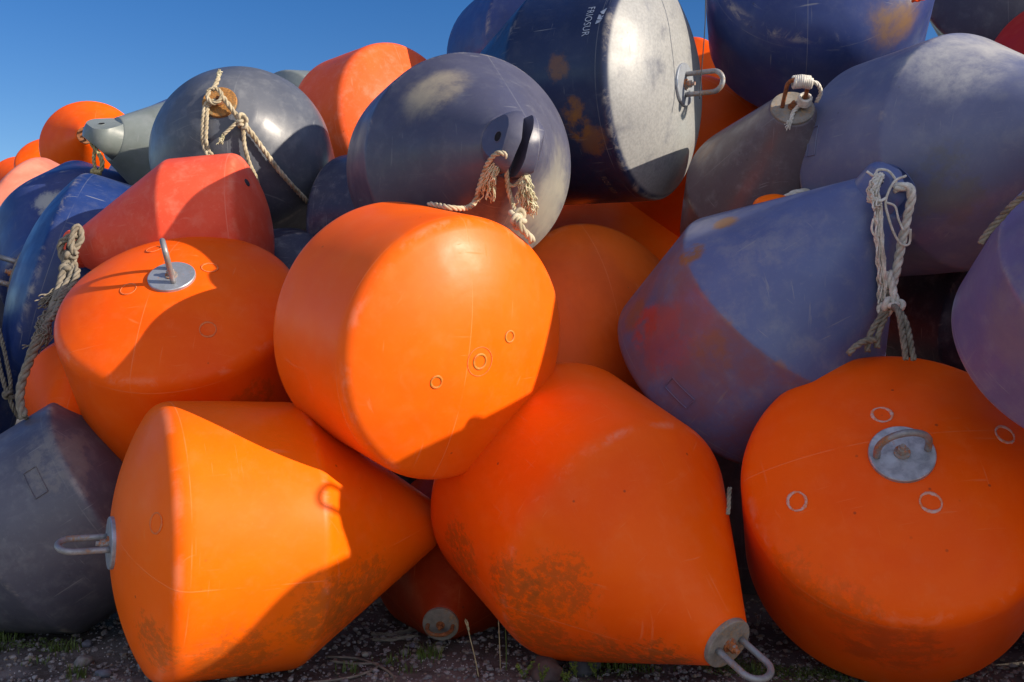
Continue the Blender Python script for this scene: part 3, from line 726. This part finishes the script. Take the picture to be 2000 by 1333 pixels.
# rope on the ring of the blue black buoy
rope_thing('rope','doubled grey rope hanging from the ring plate of the blue black buoy',GR,
 [rope([(-3.60,6.93,2.17),(-3.62,6.92,2.08),(-3.62,6.92,1.953),(-3.585,6.91,1.779),(-3.56,6.90,1.595),(-3.52,6.90,1.423),(-3.49,6.90,1.34)],.015),
  rope([(-3.585,6.92,2.17),(-3.60,6.91,2.06),(-3.605,6.91,1.95),(-3.55,6.90,1.779),(-3.50,6.89,1.593),(-3.47,6.89,1.43),(-3.48,6.90,1.34)],.014),
  rope([(-3.485,6.90,1.34),(-3.46,6.9,1.26),(-3.44,6.95,1.18)],.015)],M_ropeg,
 [('knot',trefoil((-3.60,6.90,1.945),.03,.013,51),M_ropeg),('knot',trefoil((-3.485,6.89,1.345),.035,.014,52),M_ropeg)])
# thick rope bundle on the salmon buoy
NB1=[(-2.851,6.41,2.3),(-2.872,6.40,2.204),(-2.866,6.31,2.066),(-2.842,6.166,1.931),(-2.808,5.99,1.801),(-2.819,5.90,1.694),(-2.836,5.85,1.605),(-2.854,5.80,1.487),(-2.841,5.75,1.372),(-2.792,5.70,1.273)]
NB2=[(-2.87,6.43,2.276),(-2.852,6.42,2.173),(-2.856,6.34,2.069),(-2.84,6.2,1.958),(-2.834,6.05,1.834),(-2.826,5.90,1.715),(-2.842,5.85,1.619)]
rope_thing('rope','thick grey rope bundle looped through the narrow end of the salmon buoy',GR,
 [rope([(-2.801,6.40,2.274),(-2.827,6.38,2.334),(-2.804,6.38,2.434),(-2.785,6.40,2.455),(-2.78,6.42,2.38),(-2.835,6.41,2.29)],.022),
  rope([(-2.80,6.42,2.40),(-2.862,6.41,2.384),(-2.905,6.41,2.344),(-2.905,6.42,2.277),(-2.878,6.42,2.22)],.022),
  rope(NB1,.026),rope(NB2,.022),rope(offs(NB2,(.035,-.01,.01))[:5],.02),
  rope([(-2.856,6.40,2.211),(-2.79,6.38,2.18),(-2.775,6.33,2.12),(-2.80,6.28,2.03),(-2.81,6.2,1.98)],.02),
  rope([(-2.83,6.40,2.22),(-2.815,6.36,2.14),(-2.83,6.28,2.05),(-2.82,6.18,1.97)],.02)],M_ropeg,
 [('knot',join(trefoil((-2.845,6.41,2.27),.032,.018,61),trefoil((-2.86,6.39,2.18),.03,.018,62)),M_ropeg),
  ('frayed_end',strandset([(-2.87,6.34,2.07),(-2.90,6.28,2.0),(-2.96,6.24,1.945)],34,.03,.004,63,1.2,.3),M_ropeg),
  ('frayed_end',strandset([(-2.84,6.13,1.90),(-2.84,6.03,1.82),(-2.80,5.95,1.75),(-2.84,5.88,1.66)],40,.045,.004,64,.7,.4),M_ropeg)])
rope_thing('rope','short yellow rope looped and knotted below the cut lug tip',GR,
 [rope([(-3.65,8.72,3.60),(-3.67,8.70,3.45),(-3.63,8.68,3.395),(-3.57,8.66,3.30),(-3.57,8.66,3.22),(-3.62,8.68,3.18)],.02),rope([(-3.64,8.69,3.40),(-3.645,8.68,3.30),(-3.625,8.68,3.18)],.016)],M_ropey,
 [('knot',trefoil((-3.625,8.67,3.18),.035,.017,71),M_ropey),('frayed_end',strandset([(-3.62,8.67,3.16),(-3.60,8.68,3.08),(-3.58,8.7,3.02)],16,.025,.005,72),M_ropeg)])
rope_thing('rope','grey rope lying over the purplish slate buoy at the right edge',GR,
 [rope([(2.30,3.80,2.42),(2.086,3.9,2.335),(2.02,4.0,2.275),(2.0,4.07,2.225),(1.965,4.11,2.17),(1.945,4.14,2.125)],.014)],M_ropeg)
# white cord wound on the rusty ring
T=Vector((1.668,5.929,3.1));ax=Vector((-.07,-.851,.521)).normalized();rx=Vector((1,0,-.1));rx=(rx-ax*rx.dot(ax)).normalized();ry=ax.cross(rx)
top=T+ax*.225
W1=[]
for k in range(90):
    t=k/89;a=2*PI*9*t
    W1.append(top+rx*(-.03+.10*t)+ax*(math.cos(a)*.030-.02*abs(t-.5))+ry*math.sin(a)*.030)
W2=[];
for k in range(60):
    t=k/59;a=2*PI*6*t
    W2.append(T+rx*.06+ax*(.05+.05*t)+(rx*math.cos(a)+ry*math.sin(a))*.034)
rope_thing('rope','white cord wound round the rusty ring of the dark tapered buoy',GR,
 [tube(W1,.011,7),tube(W2,.010,7),rope(spline([top+rx*.06,top+rx*.11-ax*.02,top+rx*.14-ax*.09,T+rx*.13+ax*.06],6),.012),
  rope([T+rx*.05+ax*.05,T+rx*.0+ax*.03-ry*.05,T-rx*.015+ax*.02-ry*.11],.013)],M_ropew,
 [('frayed_end',strandset([T-rx*.01+ax*.02-ry*.10,T-rx*.03+ax*.02-ry*.14,T-rx*.04+ax*.01-ry*.17],14,.016,.003,81),M_ropew)])
rope_thing('rope','bit of white rope showing above the slate blue buoy below the dark tapered buoy',GR,
 [rope([(1.58,5.95,2.52),(1.64,5.93,2.575),(1.70,5.93,2.60),(1.78,5.95,2.61)],.024)],M_ropew)
rope_thing('rope','thin grey rope end between the pear shaped buoy and the front plate buoy',GR,
 [rope([(1.01,4.62,1.04),(1.002,4.60,1.0),(1.0,4.59,.96),(.992,4.58,.92)],.010)],M_ropeg)
o=link('cable',mesh('cable',*tube(spline([(1.27,6.45,4.5),(1.255,6.45,3.95),(1.25,6.45,3.75),(1.235,6.50,3.45),(1.225,6.5,3.30)]),.0035,6)),M_black)
tag(o,'thin black cable hanging beside the dark top right buoy','cable')
M_oc=mat_rope('orange_cord',(.85,.10,.015),(.7,.06,.01))
o=link('cord',mesh('cord',*join(rope([(2.55,6.15,4.00),(2.60,6.15,3.93),(2.57,6.14,3.86),(2.52,6.13,3.83),(2.46,6.13,3.82)],.016),rope([(2.56,6.15,3.98),(2.545,6.14,3.90),(2.50,6.13,3.845)],.014))),M_oc)
tag(o,'bright orange cord tucked between the two dark top right buoys','cord')
V,F=lathe(rounded([(-.13,.001),(-.11,.07),(0,.10),(.11,.07),(.13,.001)],[0,.05,.06,.05,0]),32)
o=link('float',mesh('float',[Vector((v.x*1+1.545,v.y+5.88,v.z*.0+0)) if False else Vector((v.z+1.545,v.y+5.88,v.x+2.495)) for v in V],F),D.materials['plastic_A'])
tag(o,'tiny orange float peeping above the slate blue buoy','float')
# ------------------------------------------------------------------ stones, plants and bits on the ground
def stone(p,s,seed,mat,name='stone'):
    bm=bmesh.new();bmesh.ops.create_icosphere(bm,subdivisions=3,radius=1)
    of=Vector((seed*3.1,seed*1.7,seed))
    for v in bm.verts:
        d=1+.28*mnoise.noise(v.co*1.1+of)+.12*mnoise.noise(v.co*2.6+of)
        v.co=Vector((v.co.x*s[0],v.co.y*s[1],v.co.z*s[2]))*d
    me=D.meshes.new(name);bm.to_mesh(me);bm.free()
    o=link(name,me,mat);o.location=(p[0],p[1],s[2]*.45);o.rotation_euler=(0,0,seed*1.3);return o
MS=[mat_plain('stone_grey',(.22,.21,.20),(.14,.135,.13),22,.8,.3),mat_plain('stone_blue',(.15,.16,.19),(.10,.105,.13),20,.8,.3),mat_plain('stone_pale',(.33,.31,.26),(.24,.22,.18),22,.8,.3),mat_plain('rock_dark',(.085,.085,.095),(.05,.05,.06),9,.85,.5),mat_plain('rock_red',(.13,.085,.075),(.08,.055,.055),8,.85,.5)]
for i,(p,s,m,l) in enumerate([((-2.281,5.30),(.055,.045,.032),0,'rounded grey pebble left of the sideways orange buoy'),((-2.10,5.12),(.045,.04,.022),1,'flat bluish pebble near the bottom left edge of the sideways buoy'),((-2.397,5.615),(.03,.03,.022),1,'small blue grey pebble behind the rounded grey one'),
  ((-1.424,5.06),(.035,.03,.025),2,'pale pebble in front of the sideways orange buoy'),((-0.412,5.522),(.035,.03,.022),2,'pale oval pebble in the gap below the corroded shackle plate'),((-0.591,5.468),(.025,.022,.022),0,'upright grey pebble left of the pale oval one in the gap'),((-.555,5.60),(.022,.02,.015),1,'tiny bluish pebble in the dark gap'),((-.803,5.441),(.02,.02,.015),2,'lone white pebble behind the twine')]):
    tag(stone(p,s,i+1,MS[m],'pebble'),l,'pebble','pebbles on the gravel')
tag(stone((.172,5.10),(.10,.085,.07),21,MS[4],'rock'),'reddish rock in front of the pear shaped buoy','rock')
tag(stone((.37,5.19),(.09,.085,.085),24,MS[3],'rock'),'dark grey rock touching the pear shaped buoy','rock')
rnd=random.Random(11)
# gravel as one mass of small stones
ico=bmesh.new();bmesh.ops.create_icosphere(ico,subdivisions=1,radius=1)
IV=[v.co.copy() for v in ico.verts];IF=[tuple(v.index for v in f.verts) for f in ico.faces];ico.free()
def scatter(name,n,box,size,flat,zoff,seed,dens=None,power=2.5):
    rnd=random.Random(seed);V=[];F=[]
    k=0
    while k<n:
        x=rnd.uniform(box[0],box[1]);y=box[2]+(box[3]-box[2])*rnd.random()**1.5
        if dens and rnd.random()>dens(x,y):k+=.25;continue
        s=size[0]+(size[1]-size[0])*rnd.random()**power
        R3=Matrix.Rotation(rnd.uniform(0,6.28),3,'Z')@Matrix.Rotation(rnd.uniform(-.5,.5),3,'X')
        sc_=Vector((s*rnd.uniform(.8,1.4),s*rnd.uniform(.7,1.1),s*rnd.uniform(flat,.9)))
        b=len(V);c=Vector((x,y,gz(x,y)+zoff*s))
        for v in IV:
            q=R3@Vector((v.x*sc_.x,v.y*sc_.y,v.z*sc_.z));V.append(c+q*(1+.2*rnd.uniform(-1,1)))
        F+=[tuple(i+b for i in f) for f in IF];k+=1
    return mesh(name,V,F)
def gz(x,y):
    return .018*mnoise.noise(Vector((x*.9,y*.9,3)))+.009*mnoise.noise(Vector((x*3.1,y*3.1,7)))
t=NT('gravel_stones');n=t.noise(14,5,.6);v=t.new('ShaderNodeTexVoronoi');v.inputs['Scale'].default_value=38;t.l(t.co,v.inputs['Vector'])
sepc=t.new('ShaderNodeSeparateColor');t.l(v.outputs['Color'],sepc.inputs[0])
c=t.mix(t.ramp(sepc.outputs[0],.1,.9),(.15,.14,.14),(.31,.295,.285));c=t.mix(t.ramp(sepc.outputs[1],.6,.95),c,(.24,.19,.14));c=t.mix(t.ramp(n,.5,.7,0,.5),c,(.11,.105,.10))
M_grav=t.done(c,.85,t.bump(t.noise(90,4),.4,.003),0,.3)
gr=link('gravel',scatter('gravel',9000,(-3.2,3.2,4.7,6.6),(.005,.02),.5,.25,5),M_grav,None,False)
tag(gr,None,None,None,'stuff')
M_fleck=mat_plain('white_grit',(.62,.60,.58),(.42,.40,.38),30,.8,.2)
def dens(x,y):
    a=mnoise.noise(Vector((x*1.6,y*2.2,2)));return max(.05,min(1,.35+1.5*a))
fl=link('white_grit',scatter('white_grit',1700,(-3.2,3.2,4.8,6.4),(.0022,.0062),.4,1.0,9,dens,2.),M_fleck,None,False)
tag(fl,None,None,None,'stuff')
# grass tufts
def blades(spots,seed,hh,n,w=.004,spread=.05):
    rnd=random.Random(seed);V=[];F=[]
    for (x,y,f) in spots:
        for k in range(int(n*f)):
            a=rnd.uniform(0,6.28);r=abs(rnd.gauss(0,spread));bx,by=x+r*math.cos(a),y+r*math.sin(a);h=hh*f*rnd.uniform(.5,1.2)
            la=rnd.uniform(0,6.28);lean=Vector((math.cos(la),math.sin(la),0))*h*rnd.uniform(.1,.7);side=Vector((-math.sin(la),math.cos(la),0))*w*rnd.uniform(.6,1.2)
            b=len(V);z=gz(bx,by)
            for i in range(4):
                t=i/3;p=Vector((bx,by,z))+lean*t*t+Vector((0,0,h*t*(1-.15*t)));ww=side*(1-t*.95);V+=[p-ww,p+ww]
            F+=[(b+2*i,b+2*i+1,b+2*i+3,b+2*i+2) for i in range(3)]
    return mesh('grass',V,F)
M_gr=mat_plain('grass_blade',(.10,.15,.025),(.06,.085,.02),12,.6,.1)
g=link('grass',blades([(-2.95,5.73,1.2),(-2.90,5.66,1.1),(-2.84,5.78,1),(-2.83,5.5,.8),(-2.90,5.45,.6),(-2.53,5.522,.8),(-2.46,5.54,.9),(-2.51,5.33,.5),(-2.25,5.13,.8),(-2.2,5.10,.7),(-.829,5.17,.8),(-.548,5.196,.6),(-.505,5.42,.9),(-.44,5.43,1),(-.66,5.35,.6),(.47,5.25,.9),(.55,5.2,.8),(.65,5.22,.8),(1.15,5.2,.6),(1.25,5.15,.7),(1.3,5.22,.5),(1.4,5.1,.5),(1.5,5.08,.5),(1.62,5.1,.4)],3,.085,42),M_gr,None,False)
tag(g,None,None,None,'stuff')
def moss(spots,seed):
    rnd=random.Random(seed);V=[];F=[]
    for x,y,r,n in spots:
        for k in range(n):
            a=rnd.uniform(0,6.28);q=r*math.sqrt(rnd.random());px,py=x+q*math.cos(a),y+q*.6*math.sin(a);s=rnd.uniform(.003,.010)
            c=Vector((px,py,gz(px,py)+rnd.uniform(.002,.022)));u=Vector((rnd.uniform(-1,1),rnd.uniform(-1,1),rnd.uniform(-.5,.9))).normalized()*s;w=u.orthogonal().normalized()*s*.7
            b=len(V);V+=[c-u,c+w,c+u,c-w];F.append((b,b+1,b+2,b+3))
    return mesh('moss',V,F)
M_moss=mat_plain('moss_leaf',(.075,.11,.025),(.05,.07,.02),14,.8,.1)
m_=link('moss',moss([(1.2,5.18,.22,500),(1.45,5.08,.25,420),(1.1,5.3,.2,350),(1.7,5.1,.2,250),(.6,5.25,.3,300),(-2.6,5.6,.2,200),(-2.9,5.6,.25,250),(.3,5.1,.25,160)],8),M_moss,None,False)
tag(m_,None,None,None,'stuff')
# leafy weeds
M_weed=mat_plain('weed_leaf',(.15,.20,.03),(.10,.14,.025),16,.55,.2)
def weed(x,y,h,seed,lab):
    rnd=random.Random(seed);parts=[];V=[];F=[]
    for s in range(rnd.randint(4,6)):
        a=rnd.uniform(0,6.28);tip=Vector((math.cos(a)*h*.45,math.sin(a)*h*.3,h*rnd.uniform(.6,1)))
        P=[Vector((x,y,0))+tip*t+Vector((0,0,h*.12*math.sin(PI*t))) for t in [k/6 for k in range(7)]]
        parts.append(tube(P,.0015,5))
        for k in range(2,7):
            for q in range(3):
                d=Vector((rnd.uniform(-1,1),rnd.uniform(-1,1),rnd.uniform(-.2,.7))).normalized();l=rnd.uniform(.008,.015);w=d.orthogonal().normalized()*l*.42
                b=len(V);V+=[P[k],P[k]+d*l*.5+w,P[k]+d*l*1.1,P[k]+d*l*.5-w];F.append((b,b+1,b+2,b+3))
    o=link('weed',mesh('weed',*join(*parts)),M_weed);tag(o,lab,'weed','leafy weeds on the gravel')
    link('leaves',mesh('leaves',V,F),M_weed,o,False)
for i,(x,y,h,l) in enumerate([(.06,5.05,.10,'leafy green weed left of the reddish rock'),(.15,5.0,.085,'leafy green weed in front of the reddish rock'),(.27,4.99,.06,'low leafy weed between the two rocks'),(.33,5.06,.085,'leafy green weed in front of the dark grey rock'),(.43,5.07,.10,'leafy green weed right of the dark grey rock')]):weed(x,y,h,40+i,l)
M_straw=mat_plain('dry_stalk',(.45,.38,.22),(.3,.25,.13),30,.8,.2)
for i,(P,l) in enumerate([([(-.171,5.1,0),(-.19,5.1,.1),(-.215,5.1,.2),(-.225,5.1,.25)],'dry grass stalk leaning left in the middle of the gap'),([(-.06,5.2,0),(-.065,5.2,.14),(-.07,5.2,.26)],'thin dry stalk beside the pear shaped buoy'),([(-.03,5.2,0),(-.03,5.2,.12),(-.035,5.2,.24)],'thin green stalk against the pear shaped buoy')]):
    o=link('grass_stalk',mesh('grass_stalk',*tube(spline(P),.003,6)),M_straw if i<2 else M_gr);tag(o,l,'grass stalk','tall grass stalks')
    if i==0:link('seed_head',mesh('seed_head',*strandset([(-.222,5.1,.235),(-.228,5.1,.265),(-.235,5.1,.29)],14,.008,.0018,5)),M_straw,o)
# twine and old rope ends on the ground
def ground_line(P,lift=.012):return [(x,y,gz(x,y)+lift) for x,y in P]
o=link('twine',mesh('twine',*join(tube(spline(ground_line([(-1.02,4.99),(-.90,5.03),(-.80,5.08),(-.73,5.17),(-.706,5.25),(-.735,5.29),(-.843,5.29),(-.973,5.33)])),.007,7),tube(spline(ground_line([(-1.0,5.397),(-.859,5.389),(-.75,5.303),(-.652,5.172),(-.60,5.06),(-.59,4.98)])),.007,7))),M_ropeg)
tag(o,'grey twine curled on the gravel in front of the dark gap','twine')
for i,(P,l) in enumerate([([(-.82,5.80),(-.711,5.78),(-.632,5.84),(-.55,5.90)],'old grey rope strand left of the corroded shackle plate'),([(-.80,5.70),(-.70,5.69),(-.62,5.73),(-.54,5.76)],'yellowish rope strand in front of the corroded shackle plate'),([(-.30,5.80),(-.20,5.87),(-.10,5.94)],'old grey rope strand right of the corroded shackle plate')]):
    o=link('rope_strand',mesh('rope_strand',*join(tube(spline(ground_line(P)),.008,6),strandset(ground_line(P,.015),12,.018,.002,90+i,.3,.5))),M_ropeg);tag(o,l,'rope','rope strands in the dark gap')
